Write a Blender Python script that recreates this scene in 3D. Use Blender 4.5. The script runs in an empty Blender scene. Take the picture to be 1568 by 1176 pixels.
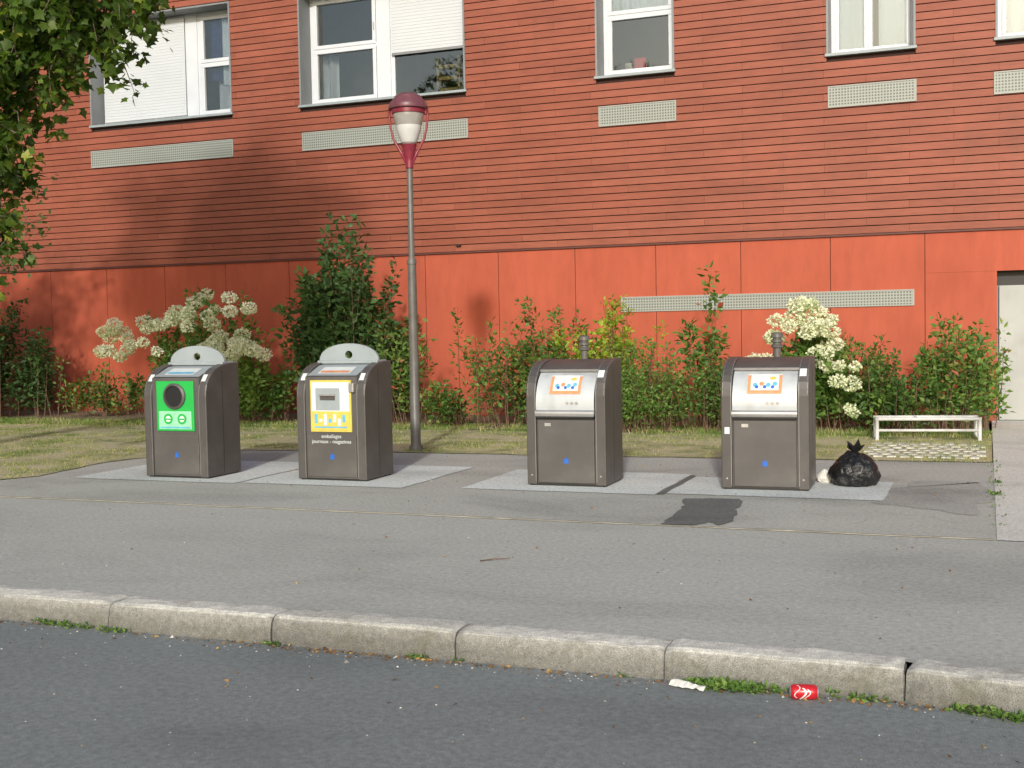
import bpy, bmesh, math, random
import numpy as np
from mathutils import Vector, Matrix, noise
random.seed(7); rng=np.random.default_rng(7)
sc=bpy.context.scene
# ------------------------------------------------------------------ materials
def new_mat(name):
    m=bpy.data.materials.new(name); m.use_nodes=True
    nt=m.node_tree; b=nt.nodes['Principled BSDF']; return m,nt,b
def N(nt,t,**kw):
    n=nt.nodes.new(t)
    for k,v in kw.items(): setattr(n,k,v)
    return n
def ramp(nt,src,stops,interp='LINEAR'):
    r=N(nt,'ShaderNodeValToRGB'); r.color_ramp.interpolation=interp
    el=r.color_ramp.elements
    while len(el)<len(stops): el.new(0.5)
    for e,(p,c) in zip(el,stops):
        e.position=p; e.color=(c[0],c[1],c[2],1) if not isinstance(c,(int,float)) else (c,c,c,1)
    nt.links.new(src,r.inputs[0]); return r.outputs[0]
def mix(nt,fac,a,b,mode='MIX'):
    m=N(nt,'ShaderNodeMix',data_type='RGBA',blend_type=mode)
    for i,v in ((0,fac),(6,a),(7,b)):
        if hasattr(v,'is_output'): nt.links.new(v,m.inputs[i])
        elif i==0: m.inputs[0].default_value=v
        else: m.inputs[i].default_value=(v[0],v[1],v[2],1)
    return m.outputs[2]
def noise_n(nt,scale,detail=3,rough=.55,vec=None,sc3=None,dist=0):
    tc=N(nt,'ShaderNodeTexCoord'); mp=N(nt,'ShaderNodeMapping')
    nt.links.new(tc.outputs['Object'],mp.inputs[0])
    if sc3: mp.inputs['Scale'].default_value=sc3
    n=N(nt,'ShaderNodeTexNoise'); n.inputs['Scale'].default_value=scale
    n.inputs['Detail'].default_value=detail; n.inputs['Roughness'].default_value=rough
    n.inputs['Distortion'].default_value=dist
    nt.links.new(mp.outputs[0],n.inputs[0]); return n.outputs[0]
def bump(nt,b,h,strength=.3,dist=.01):
    bp=N(nt,'ShaderNodeBump'); bp.inputs['Strength'].default_value=strength; bp.inputs['Distance'].default_value=dist
    nt.links.new(h,bp.inputs['Height']); nt.links.new(bp.outputs[0],b.inputs['Normal'])
def simple(name,col,rough=.6,metal=0,var=.12,scale=12,bumpv=0.0,dirt=None):
    m,nt,b=new_mat(name)
    n=noise_n(nt,scale,2)
    lo=tuple(c*(1-var) for c in col); hi=tuple(min(1,c*(1+var)) for c in col)
    c=ramp(nt,n,[(.3,lo),(.7,hi)])
    if dirt:
        n2=noise_n(nt,2.5,4,.65)
        f=ramp(nt,n2,[(.5,0),(.72,dirt[1])]); c=mix(nt,f,c,dirt[0])
    nt.links.new(c,b.inputs['Base Color']); b.inputs['Roughness'].default_value=rough; b.inputs['Metallic'].default_value=metal
    if bumpv: bump(nt,b,noise_n(nt,scale*6,2),bumpv,.004)
    return m
def asphalt(name,base,stain=.35,speck=.5,kerb=False,cracks=True):
    m,nt,b=new_mat(name)
    fine=noise_n(nt,230,1,.7); mid=noise_n(nt,30,3,.65); big=noise_n(nt,.6,4,.62,sc3=(.75,1.25,1),dist=.6)
    c0=tuple(x*.64 for x in base); c1=tuple(x*1.38 for x in base)
    c=ramp(nt,fine,[(.33,c0),(.67,c1)])
    m1=ramp(nt,mid,[(.3,.80),(.7,1.18)]); c=mix(nt,1,c,m1,'MULTIPLY')
    m2=ramp(nt,big,[(.32,1-stain),(.5,1.0),(.72,1+stain*.4)]); c=mix(nt,1,c,m2,'MULTIPLY')
    tc=N(nt,'ShaderNodeTexCoord'); v=N(nt,'ShaderNodeTexVoronoi'); v.inputs['Scale'].default_value=75
    nt.links.new(tc.outputs['Object'],v.inputs[0])
    f=ramp(nt,v.outputs['Distance'],[(.07,speck),(.16,0)]); gate=ramp(nt,mid,[(.5,0),(.66,1)])
    ff=mix(nt,1,f,gate,'MULTIPLY'); c=mix(nt,ff,c,tuple(min(.6,x*2.1) for x in base))
    if cracks:
        v2=N(nt,'ShaderNodeTexVoronoi',feature='DISTANCE_TO_EDGE'); v2.inputs['Scale'].default_value=.42
        wn=N(nt,'ShaderNodeTexNoise'); wn.inputs['Scale'].default_value=2.2; wn.inputs['Detail'].default_value=3
        nt.links.new(tc.outputs['Object'],wn.inputs[0])
        add=mix(nt,.35,tc.outputs['Object'],wn.outputs[1],'ADD'); nt.links.new(add,v2.inputs[0])
        ck=ramp(nt,v2.outputs[0],[(.0,.4),(.0035,0)]); gate2=ramp(nt,big,[(.50,0),(.6,1)])
        ck2=mix(nt,1,ck,gate2,'MULTIPLY'); c=mix(nt,ck2,c,tuple(x*.4 for x in base))
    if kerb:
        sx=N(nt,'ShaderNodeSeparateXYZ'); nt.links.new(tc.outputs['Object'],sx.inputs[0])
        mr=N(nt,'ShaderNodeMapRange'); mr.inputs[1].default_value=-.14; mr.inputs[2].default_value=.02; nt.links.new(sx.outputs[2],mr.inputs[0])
        f=ramp(nt,mr.outputs[0],[(0,.26),(.55,.36),(.86,.50),(.95,1)]); c=mix(nt,1,c,f,'MULTIPLY')  # face painted darker than the top: dirt plus its weaker light
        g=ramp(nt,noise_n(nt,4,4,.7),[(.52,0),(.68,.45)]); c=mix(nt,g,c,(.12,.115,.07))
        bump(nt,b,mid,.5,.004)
    nt.links.new(c,b.inputs['Base Color']); b.inputs['Roughness'].default_value=.9
    b.inputs['Specular IOR Level'].default_value=.2
    return m
def attr_leaf(name,stops,trans=.35,rough=.5):
    m=bpy.data.materials.new(name); m.use_nodes=True; nt=m.node_tree
    b=nt.nodes['Principled BSDF']; out=nt.nodes['Material Output']
    a=N(nt,'ShaderNodeAttribute',attribute_name='rnd')
    c=ramp(nt,a.outputs['Fac'],stops)
    nt.links.new(c,b.inputs['Base Color']); b.inputs['Roughness'].default_value=rough
    b.inputs['Specular IOR Level'].default_value=.35
    if trans<=0: return m
    t=N(nt,'ShaderNodeBsdfTranslucent'); 
    tcol=mix(nt,1,c,(1.5,1.7,.6) if name!='petals' else (1,1,.9),'MULTIPLY'); nt.links.new(tcol,t.inputs[0])
    ms=N(nt,'ShaderNodeMixShader'); ms.inputs[0].default_value=trans
    nt.links.new(b.outputs[0],ms.inputs[1]); nt.links.new(t.outputs[0],ms.inputs[2]); nt.links.new(ms.outputs[0],out.inputs[0])
    return m
M={}
M['road']=asphalt('road_asphalt',(.200,.217,.214),.20,.35,cracks=False)
M['pave']=asphalt('pavement_asphalt',(.41,.420,.385),.16,.4)
M['pave2']=asphalt('forecourt_asphalt',(.405,.412,.375),.22,.4)
M['patch']=asphalt('patch_asphalt',(.15,.155,.148),.2,.3,cracks=False)
M['damp']=asphalt('damp_asphalt',(.345,.35,.32),.3,.3,cracks=False)
M['pad']=asphalt('concrete_pad',(.58,.625,.61),.22,.2,cracks=False)
M['gravel']=asphalt('gravel_path',(.58,.58,.53),.22,.6,cracks=False)
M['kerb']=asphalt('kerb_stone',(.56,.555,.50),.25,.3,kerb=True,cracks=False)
M['joint']=simple('joint_mortar',(.68,.63,.46),.9,var=.35,scale=5)
M['jointdark']=simple('joint_crack',(.12,.115,.10),.9,var=.35,scale=5)
def lawn_mat():
    m,nt,b=new_mat('lawn_ground')
    n1=noise_n(nt,1.5,5,.7,dist=.5); n2=noise_n(nt,45,2,.7)
    c=ramp(nt,n1,[(.33,(.14,.19,.06)),(.43,(.27,.28,.12)),(.52,(.41,.38,.21)),(.70,(.50,.45,.30))])
    m1=ramp(nt,n2,[(.3,.6),(.7,1.3)]); c=mix(nt,1,c,m1,'MULTIPLY')
    nt.links.new(c,b.inputs['Base Color']); b.inputs['Roughness'].default_value=.95; return m
M['lawn']=lawn_mat()
M['soil']=simple('soil',(.19,.16,.10),.95,var=.5,scale=25,bumpv=.8)
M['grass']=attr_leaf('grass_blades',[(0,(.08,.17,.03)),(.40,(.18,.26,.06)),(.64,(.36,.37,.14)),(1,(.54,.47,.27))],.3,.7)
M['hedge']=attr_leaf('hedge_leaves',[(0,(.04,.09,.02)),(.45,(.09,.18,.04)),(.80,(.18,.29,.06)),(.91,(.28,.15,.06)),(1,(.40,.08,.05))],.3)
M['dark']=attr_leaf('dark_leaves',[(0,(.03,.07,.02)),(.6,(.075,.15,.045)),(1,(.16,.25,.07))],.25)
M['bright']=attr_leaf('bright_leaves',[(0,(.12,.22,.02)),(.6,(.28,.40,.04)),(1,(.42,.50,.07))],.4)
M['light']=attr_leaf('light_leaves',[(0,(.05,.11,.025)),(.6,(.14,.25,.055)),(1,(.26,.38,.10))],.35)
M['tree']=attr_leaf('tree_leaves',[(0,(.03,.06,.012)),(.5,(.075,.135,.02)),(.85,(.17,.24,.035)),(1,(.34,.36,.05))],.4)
M['petal']=attr_leaf('petals',[(0,(.50,.62,.30)),(.35,(.76,.82,.56)),(1,(.88,.90,.74))],.3,.8)
M['twig']=simple('twig_bark',(.16,.10,.065),.9,var=.3,scale=30)
M['bark']=simple('tree_bark',(.13,.10,.075),.95,var=.4,scale=18,bumpv=.8)
def siding_mat():
    m,nt,b=new_mat('red_siding')
    a=N(nt,'ShaderNodeAttribute',attribute_name='rnd')
    c=ramp(nt,a.outputs['Fac'],[(0,(.238,.068,.040)),(.5,(.270,.080,.047)),(1,(.310,.097,.058))])
    n=noise_n(nt,1.6,4,.6,sc3=(.5,1,1.5)); c=mix(nt,1,c,ramp(nt,n,[(.3,.86),(.7,1.12)]),'MULTIPLY')
    n=noise_n(nt,14,2,.7,sc3=(.3,1,2)); c=mix(nt,1,c,ramp(nt,n,[(.3,.90),(.7,1.08)]),'MULTIPLY')
    n=noise_n(nt,2.6,3,.7,sc3=(1.6,1,.12)); c=mix(nt,ramp(nt,n,[(.55,0),(.75,.3)]),c,(.15,.07,.05))
    nt.links.new(c,b.inputs['Base Color']); b.inputs['Roughness'].default_value=.55; b.inputs['Specular IOR Level'].default_value=.3
    return m
M['siding']=siding_mat()
def base_mat():
    m,nt,b=new_mat('red_panel')
    n=noise_n(nt,.8,3,.6); c=ramp(nt,n,[(.3,(.385,.086,.047)),(.7,(.44,.103,.056))])
    n=noise_n(nt,5,4,.7,sc3=(1,1,.25)); c=mix(nt,1,c,ramp(nt,n,[(.35,.90),(.65,1.05)]),'MULTIPLY')
    tc=N(nt,'ShaderNodeTexCoord'); sx=N(nt,'ShaderNodeSeparateXYZ'); nt.links.new(tc.outputs['Object'],sx.inputs[0])
    ad=N(nt,'ShaderNodeMath',operation='ADD'); nt.links.new(sx.outputs[2],ad.inputs[0])
    sb=N(nt,'ShaderNodeMath',operation='MULTIPLY'); sb.inputs[1].default_value=.5; nt.links.new(n,sb.inputs[0]); nt.links.new(sb.outputs[0],ad.inputs[1])
    f=ramp(nt,ad.outputs[0],[(.25,.6),(.65,0)]); c=mix(nt,f,c,(.22,.09,.055))
    nt.links.new(c,b.inputs['Base Color']); b.inputs['Roughness'].default_value=.65; b.inputs['Specular IOR Level'].default_value=.2
    return m
M['base']=base_mat()
M['gap']=simple('joint_dark',(.035,.014,.010),.9)
M['flash']=simple('flashing',(.10,.03,.022),.6)
M['white']=simple('white_pvc',(.60,.63,.66),.35,var=.04,scale=3)
M['shutter']=simple('white_shutter',(.55,.58,.60),.5,var=.03,scale=1.5)
M['door']=simple('door_grey',(.38,.395,.38),.5,var=.08,scale=2,dirt=((.28,.27,.24),.5))
M['reveal']=simple('grey_reveal',(.21,.22,.225),.5,var=.08,scale=3)
M['curtain']=simple('curtain',(.78,.86,.95),.9,var=.04,scale=5)
M['bluecloth']=simple('blue_curtain',(.05,.07,.22),.9,var=.2)
M['room']=simple('room_dark',(.09,.10,.085),.9,var=.4,scale=2)
M['roomitem']=simple('room_items',(.35,.28,.10),.8,var=.3,scale=4)
def glass_mat():
    m=bpy.data.materials.new('window_glass'); m.use_nodes=True; nt=m.node_tree; nt.nodes.clear()
    o=N(nt,'ShaderNodeOutputMaterial'); g=N(nt,'ShaderNodeBsdfGlossy'); g.inputs['Roughness'].default_value=.02
    g.inputs[0].default_value=(.85,.92,.90,1)
    t=N(nt,'ShaderNodeBsdfTransparent'); t.inputs[0].default_value=(.90,.94,.94,1)
    fr=N(nt,'ShaderNodeFresnel'); fr.inputs[0].default_value=2.3
    ms=N(nt,'ShaderNodeMixShader'); nt.links.new(fr.outputs[0],ms.inputs[0]); nt.links.new(t.outputs[0],ms.inputs[1]); nt.links.new(g.outputs[0],ms.inputs[2])
    nt.links.new(ms.outputs[0],o.inputs[0]); return m
M['glass']=glass_mat()
def vent_mat():
    m,nt,b=new_mat('perforated_vent')
    tc=N(nt,'ShaderNodeTexCoord'); sx=N(nt,'ShaderNodeSeparateXYZ'); nt.links.new(tc.outputs['Object'],sx.inputs[0])
    def saw(o,k):
        a=N(nt,'ShaderNodeMath',operation='MULTIPLY'); a.inputs[1].default_value=k; nt.links.new(o,a.inputs[0])
        f=N(nt,'ShaderNodeMath',operation='FRACT'); nt.links.new(a.outputs[0],f.inputs[0])
        g=N(nt,'ShaderNodeMath',operation='GREATER_THAN'); g.inputs[1].default_value=.42; nt.links.new(f.outputs[0],g.inputs[0]); return g.outputs[0]
    mm=N(nt,'ShaderNodeMath',operation='MULTIPLY'); nt.links.new(saw(sx.outputs[0],23),mm.inputs[0]); nt.links.new(saw(sx.outputs[2],23),mm.inputs[1])
    c=mix(nt,mm.outputs[0],(.31,.335,.30),(.11,.12,.105)); nt.links.new(c,b.inputs['Base Color'])
    b.inputs['Roughness'].default_value=.5; return m
M['vent']=vent_mat()
M['ventframe']=simple('vent_frame',(.32,.34,.31),.5,var=.05)
M['bin']=simple('bin_grey_metal',(.074,.069,.065),.42,var=.08,scale=5,dirt=((.115,.108,.10),.5))
M['bindoor']=simple('bin_door_metal',(.086,.081,.077),.42,var=.10,scale=4,dirt=((.125,.12,.11),.6))
M['binedge']=simple('bin_edge',(.22,.22,.215),.4,metal=.3,var=.1)
M['binlight']=simple('bin_light_grey',(.29,.335,.35),.45,var=.08,scale=5)
M['drum']=simple('bin_white_drum',(.55,.59,.61),.28,metal=.2,var=.06,scale=4,dirt=((.28,.27,.25),.55))
M['steel']=simple('brushed_steel',(.50,.50,.49),.35,metal=.7,var=.15,scale=6)
M['black']=simple('black_rubber',(.012,.012,.012),.5)
M['green']=simple('sticker_green',(.02,.40,.07),.4,var=.05)
M['palegreen']=simple('sticker_pale_green',(.28,.62,.40),.4,var=.1)
M['yellow']=simple('sticker_yellow',(.62,.50,.10),.4,var=.08)
M['sticker']=simple('sticker_white',(.62,.66,.66),.4,var=.05)
M['cyan']=simple('sticker_cyan',(.12,.42,.60),.4,var=.1)
M['blue']=simple('sticker_blue',(.02,.12,.48),.4,var=.1)
M['orange']=simple('sticker_orange',(.64,.27,.12),.4,var=.15)
M['lampred']=simple('lamp_red',(.22,.025,.045),.35,var=.1)
M['lampcap']=simple('lamp_cap',(.14,.05,.065),.4,var=.15)
M['pole']=simple('pole_paint',(.115,.11,.10),.45,var=.15,scale=8)
M['lens']=simple('lamp_lens',(.32,.31,.29),.22,var=.10)
M['bulb']=simple('lamp_reflector',(.56,.57,.56),.3,var=.05)
M['rail']=simple('rail_white',(.56,.57,.55),.5,var=.12,scale=9)
M['canred']=simple('can_red',(.55,.02,.03),.25,metal=.2,var=.05)
M['paper']=simple('paper_white',(.62,.62,.58),.8,var=.12,scale=30)
M['deadleaf']=attr_leaf('dead_leaves',[(0,(.12,.06,.02)),(.6,(.25,.14,.05)),(1,(.40,.28,.10))],0,.8)
M['pebble']=attr_leaf('pebbles',[(0,(.15,.14,.12)),(.7,(.36,.34,.30)),(1,(.66,.64,.58))],0,.8)
M['paver']=simple('paver_concrete',(.48,.48,.41),.9,var=.25,scale=12,bumpv=.4)
def plastic():
    m,nt,b=new_mat('black_bag_plastic'); b.inputs['Base Color'].default_value=(.010,.011,.012,1); b.inputs['Roughness'].default_value=.3
    bump(nt,b,noise_n(nt,14,4,.6,dist=1.2),.7,.03); return m
M['bag']=plastic()
# ------------------------------------------------------------------ helpers
def link(o,parent=None):
    sc.collection.objects.link(o)
    if parent: o.parent=parent
    return o
def empty(name,loc=(0,0,0),rz=0):
    e=bpy.data.objects.new(name,None); e.location=loc; e.rotation_euler[2]=rz; e.empty_display_size=.2
    return link(e)
def mesh_obj(name,verts,faces,mat,parent=None,smooth=False,bevel=0,seg=2):
    me=bpy.data.meshes.new(name); me.from_pydata([tuple(v) for v in verts],[],faces); me.update()
    for m in (mat if isinstance(mat,(list,tuple)) else [mat]): me.materials.append(m)
    if smooth: me.polygons.foreach_set('use_smooth',[True]*len(me.polygons))
    o=bpy.data.objects.new(name,me); link(o,parent)
    if bevel:
        b=o.modifiers.new('bevel','BEVEL'); b.width=bevel; b.segments=seg; b.limit_method='ANGLE'; b.angle_limit=math.radians(40)
    return o
def boxvf(x0,x1,y0,y1,z0,z1,off=0):
    v=[(x0,y0,z0),(x1,y0,z0),(x1,y1,z0),(x0,y1,z0),(x0,y0,z1),(x1,y0,z1),(x1,y1,z1),(x0,y1,z1)]
    f=[(0,3,2,1),(4,5,6,7),(0,1,5,4),(1,2,6,5),(2,3,7,6),(3,0,4,7)]
    return v,[tuple(i+off for i in q) for q in f]
def box(name,x0,x1,y0,y1,z0,z1,mat,parent=None,bevel=0):
    v,f=boxvf(x0,x1,y0,y1,z0,z1); return mesh_obj(name,v,f,mat,parent,bevel=bevel)
def boxes(name,lst,mat,parent=None,bevel=0,rnd=None):
    V=[];Fc=[]
    for b in lst:
        v,f=boxvf(*b,off=len(V)); V+=v; Fc+=f
    o=mesh_obj(name,V,Fc,mat,parent,bevel=bevel)
    if rnd is not None:
        a=o.data.attributes.new('rnd','FLOAT','POINT'); a.data.foreach_set('value',np.repeat(np.array(rnd,dtype=np.float32),8))
    return o
def prism(name,prof,x0,x1,mat,parent=None,bevel=0,smooth=False):
    n=len(prof); v=[(x0,y,z) for y,z in prof]+[(x1,y,z) for y,z in prof]
    f=[tuple(range(n)),tuple(range(2*n-1,n-1,-1))]+[(i,i+n,(i+1)%n+n,(i+1)%n) for i in range(n)]
    o=mesh_obj(name,v,f,mat,parent,bevel=bevel)
    bm=bmesh.new(); bm.from_mesh(o.data); bmesh.ops.recalc_face_normals(bm,faces=bm.faces); bm.to_mesh(o.data); bm.free()
    return o
def offprof(prof,off):
    pts=[]
    for i,(y,z) in enumerate(prof):
        a=prof[max(0,i-1)]; b=prof[min(len(prof)-1,i+1)]
        t=Vector((b[0]-a[0],b[1]-a[1])).normalized(); n=Vector((-t[1],t[0]))
        pts.append((y+n[0]*off,z+n[1]*off))
    return pts
def sheet(name,prof,x0,x1,mat,parent=None,off=0.0,smooth=True):
    pts=offprof(prof,off)
    v=[(x0,y,z) for y,z in pts]+[(x1,y,z) for y,z in pts]; n=len(pts)
    return mesh_obj(name,v,[(i,i+n,i+n+1,i+1) for i in range(n-1)],mat,parent,smooth=smooth)
def at_prof(prof,s):
    L=[0]
    for a,b in zip(prof,prof[1:]): L.append(L[-1]+math.dist(a,b))
    s=min(1,max(0,s))*L[-1]
    for i in range(len(L)-1):
        if s<=L[i+1]+1e-9:
            t=(s-L[i])/(L[i+1]-L[i]); return (prof[i][0]+(prof[i+1][0]-prof[i][0])*t, prof[i][1]+(prof[i+1][1]-prof[i][1])*t)
    return prof[-1]
def sub(prof,s0,s1,k=6): return [at_prof(prof,s0+(s1-s0)*i/k) for i in range(k+1)]
def blob(name,prof,off,cx,cs,rx,rs,mat,parent,n=12):
    pr=offprof(prof,off); V=[]
    for i in range(n):
        a=2*math.pi*i/n; y,z=at_prof(pr,cs+rs*math.sin(a)); V.append((cx+rx*math.cos(a),y,z))
    y,z=at_prof(pr,cs); V.append((cx,y,z))
    return mesh_obj(name,V,[(n,i,(i+1)%n) for i in range(n)],mat,parent)
def lathe(name,prof,mat,parent=None,loc=(0,0,0),seg=28,smooth=True,axis='Z'):
    V=[];Fc=[]
    for r,z in prof:
        for i in range(seg):
            a=2*math.pi*i/seg; V.append((r*math.cos(a),r*math.sin(a),z))
    for j in range(len(prof)-1):
        for i in range(seg):
            Fc.append((j*seg+i,j*seg+(i+1)%seg,(j+1)*seg+(i+1)%seg,(j+1)*seg+i))
    Fc.append(tuple(range(seg-1,-1,-1))); Fc.append(tuple((len(prof)-1)*seg+i for i in range(seg)))
    if axis=='Y': V=[(x,-z,y) for x,y,z in V]
    V=[(x+loc[0],y+loc[1],z+loc[2]) for x,y,z in V]
    o=mesh_obj(name,V,Fc,mat,parent,smooth=smooth)
    try: o.data.set_sharp_from_angle(angle=math.radians(40))
    except Exception: pass
    return o
def tube(pts,rad,seg=8):
    V=[];Fc=[]; pts=[Vector(p) for p in pts]; n=len(pts)
    for j,p in enumerate(pts):
        t=(pts[min(n-1,j+1)]-pts[max(0,j-1)]).normalized(); a=t.cross(Vector((0,1,.13))).normalized(); b=t.cross(a)
        r=rad[j] if isinstance(rad,(list,tuple)) else rad
        for i in range(seg):
            an=2*math.pi*i/seg; V.append(p+a*math.cos(an)*r+b*math.sin(an)*r)
    for j in range(n-1):
        for i in range(seg): Fc.append((j*seg+i,j*seg+(i+1)%seg,(j+1)*seg+(i+1)%seg,(j+1)*seg+i))
    Fc.append(tuple(range(seg))); Fc.append(tuple((n-1)*seg+i for i in range(seg-1,-1,-1)))
    return V,Fc
def tubes(name,lst,mat,parent=None,seg=6):
    V=[];Fc=[]
    for pts,rad in lst:
        v,f=tube(pts,rad,seg); o=len(V); V+=v; Fc+=[tuple(i+o for i in q) for q in f]
    return mesh_obj(name,V,Fc,mat,parent,smooth=True)
T_LEAF=(np.array([(0,0,0),(.27,.42,.09),(0,1,-.05),(-.27,.42,.09)]),[(0,1,2),(0,2,3)])
T_PETAL=(np.array([(0,0,0),(.45,.5,.09),(0,1,-.05),(-.45,.5,.09)]),[(0,1,2),(0,2,3)])
T_MAPLE=(np.array([(0,0,0),(.36,.02,.05),(.27,.2,.03),(.6,.42,.08),(.26,.6,.05),(0,1,-.02),(-.26,.6,.05),(-.6,.42,.08),(-.27,.2,.03),(-.36,.02,.05)]),
   [(0,1,2),(2,3,4),(0,2,4),(0,4,5),(0,5,6),(0,6,8),(6,7,8),(0,8,9)])
def leaves(name,P,D,S,R,tmpl,mat,parent=None):
    tv,tf=tmpl; P=np.asarray(P,float);D=np.asarray(D,float);S=np.asarray(S,float);n=len(P)
    D=D/(np.linalg.norm(D,axis=1,keepdims=True)+1e-9)
    U=rng.normal(size=(n,3)); U[:,2]+=.8
    X=np.cross(D,U); X/=np.linalg.norm(X,axis=1,keepdims=True)+1e-9; Z=np.cross(X,D)
    V=P[:,None,:]+S[:,None,None]*(tv[None,:,0:1]*X[:,None,:]+tv[None,:,1:2]*D[:,None,:]+tv[None,:,2:3]*Z[:,None,:])
    k=len(tv); V=V.reshape(-1,3); tf=np.array(tf); Fc=(tf[None]+(np.arange(n)*k)[:,None,None]).reshape(-1)
    me=bpy.data.meshes.new(name); me.vertices.add(len(V)); me.vertices.foreach_set('co',V.astype(np.float32).ravel())
    nf=len(Fc)//3; me.loops.add(len(Fc)); me.loops.foreach_set('vertex_index',Fc.astype(np.int32))
    me.polygons.add(nf); me.polygons.foreach_set('loop_start',np.arange(0,nf*3,3,dtype=np.int32)); 
    me.update(calc_edges=True)
    a=me.attributes.new('rnd','FLOAT','POINT'); a.data.foreach_set('value',np.repeat(np.clip(R,0,1),k).astype(np.float32))
    me.materials.append(mat); o=bpy.data.objects.new(name,me); return link(o,parent)
# ------------------------------------------------------------------ camera
yaw=math.radians(21.5); pit=math.radians(-2.72); rol=0.019
fw=Vector((-math.sin(yaw)*math.cos(pit), math.cos(yaw)*math.cos(pit), math.sin(pit)))
r0=Vector((math.cos(yaw),math.sin(yaw),0)); u0=r0.cross(fw)
rr=r0*math.cos(rol)-u0*math.sin(rol); uu=u0*math.cos(rol)+r0*math.sin(rol)
mw=Matrix((rr,uu,-fw)).transposed().to_4x4(); mw.translation=Vector((0,0,1.5))
cam=bpy.data.objects.new('camera',bpy.data.cameras.new('camera')); link(cam); cam.matrix_world=mw
cam.data.sensor_width=36; cam.data.lens=36*1850/1568; cam.data.clip_end=2000; sc.camera=cam
# ------------------------------------------------------------------ light
sd=Vector((.2319,-.8957,.3793)).normalized()
w=bpy.data.worlds.new('World'); sc.world=w; w.use_nodes=True; nt=w.node_tree
sky=nt.nodes.new('ShaderNodeTexSky'); sky.sky_type='NISHITA'; sky.sun_disc=False
sky.sun_elevation=math.asin(sd.z); sky.sun_rotation=math.atan2(sd.x,sd.y); sky.air_density=1.0; sky.dust_density=3.0
bg=nt.nodes['Background']; bg.inputs[1].default_value=.15; nt.links.new(sky.outputs[0],bg.inputs[0])
sun=bpy.data.objects.new('sun',bpy.data.lights.new('sun','SUN')); link(sun); sun.data.energy=2.85; sun.data.angle=math.radians(3.0)
sun.data.color=(1,.97,.915); sun.rotation_euler=sd.to_track_quat('Z','Y').to_euler(); sun.location=(5,-20,15)
sc.view_settings.view_transform='Standard'; sc.view_settings.look='None'; sc.view_settings.exposure=0
# ------------------------------------------------------------------ ground
def flat(name,pts,z,mat,parent=None):
    return mesh_obj(name,[(x,y,z) for x,y in pts],[tuple(range(len(pts)))],mat,parent)
def rough(edge,step=.08,amp=.07,amp2=.03):
    E=[]
    for (a,b) in zip(edge,edge[1:]):
        n=max(2,int(min(80,math.dist(a,b)/step)))
        for i in range(n):
            t=i/n; x=a[0]+(b[0]-a[0])*t; y=a[1]+(b[1]-a[1])*t
            E.append((x+noise.noise(Vector((x*2.3,y*2.3,0)))*amp+noise.noise(Vector((x*11,y*11,3)))*amp2,y+noise.noise(Vector((x*2.3,y*2.3,9)))*amp+noise.noise(Vector((x*11,y*11,13)))*amp2))
    E.append(edge[-1]); return E
flat('ground',[(-400,-400),(400,-400),(400,400),(-400,400)],-.16,M['lawn'])
flat('road',[(-120,-9),(120,-9),(120,5.45),(-120,5.45)],-.13,M['road'])
sl=[(-60,5.5),(-.35,5.5),(.8,5.15),(30,5.15)]
flat('pavement',sl+[(30,8.69),(-60,8.69)],0,M['pave'])
def strip(name,x0,x1,y,w,z,mat):
    n=int((x1-x0)/.12); V=[];
    for i in range(n+1):
        x=x0+(x1-x0)*i/n; a=.012*noise.noise(Vector((x*1.7,y,1))); ww=w*(1+.7*noise.noise(Vector((x*6,y,5))))
        V+=[(x,y+a-ww/2,z),(x,y+a+ww/2,z)]
    return mesh_obj(name,V,[(2*i,2*i+2,2*i+3,2*i+1) for i in range(n)],mat)
strip('pavement_joint',-22,.05,8.70,.042,.004,M['joint']); strip('pavement_crack',-22,.05,8.735,.014,.003,M['jointdark'])
flat('forecourt',[(-60,8.69),(.06,8.69),(.06,13.4),(-60,13.4)],-.0005,M['pave2'])
flat('path',[(.06,8.69),(1.7,8.69),(1.7,18.9),(.06,18.9)],.004,M['gravel'])
flat('soil_bed',[(-60,16.1),(.02,16.1),(.02,18.9),(-60,18.9)],.012,M['soil'])
edge=[(-60,9.15),(-10.6,9.2),(-9.7,9.45),(-9.42,10.1),(-9.6,11.4),(-9.25,12.5),(-8.7,12.95),(-6.37,13.07),(-3.79,13.14),(.05,13.38)]
flat('lawn',rough(edge)+[(.05,16.6),(-60,16.6)],.008,M['lawn'])
flat('side_lawn',[(1.7,8.69),(60,8.69),(60,18.9),(1.7,18.9)],.0,M['lawn'])
pads=[(-8.95,-6.95,10.05,11.85),(-6.91,-5.12,10.12,11.85),(-4.58,-2.72,10.25,11.75),(-2.64,-.80,10.36,11.55)]
for i,(a,b,c,d) in enumerate(pads):
    flat('concrete_pad',rough([(a,c),(b,c),(b,d),(a,d),(a,c)],.1,.02,.012)[:-1],.005,M['pad'])
flat('pad_seam',[(-2.715,10.28),(-2.645,10.30),(-2.645,11.6),(-2.715,11.7)],.0045,M['patch'])
pt=[(-2.40,10.06),(-2.2,10.16),(-1.94,10.17),(-1.86,9.5),(-1.80,9.05),(-1.86,8.80),(-1.98,8.92),(-2.02,8.76),(-2.25,8.73),(-2.3,9.5),(-2.40,10.06)]
flat('asphalt_patch',rough(pt,.05,.05,.03),.006,M['patch'])
pt=[(-.75,11.2),(-.5,11.75),(-.1,11.9),(.02,11.2),(-.02,10.2),(-.3,9.9),(-.7,10.1),(-.85,10.3),(-.78,10.9),(-.75,11.2)]
flat('damp_stain',rough(pt,.06,.25,.09),.0025,M['damp'])
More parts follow.
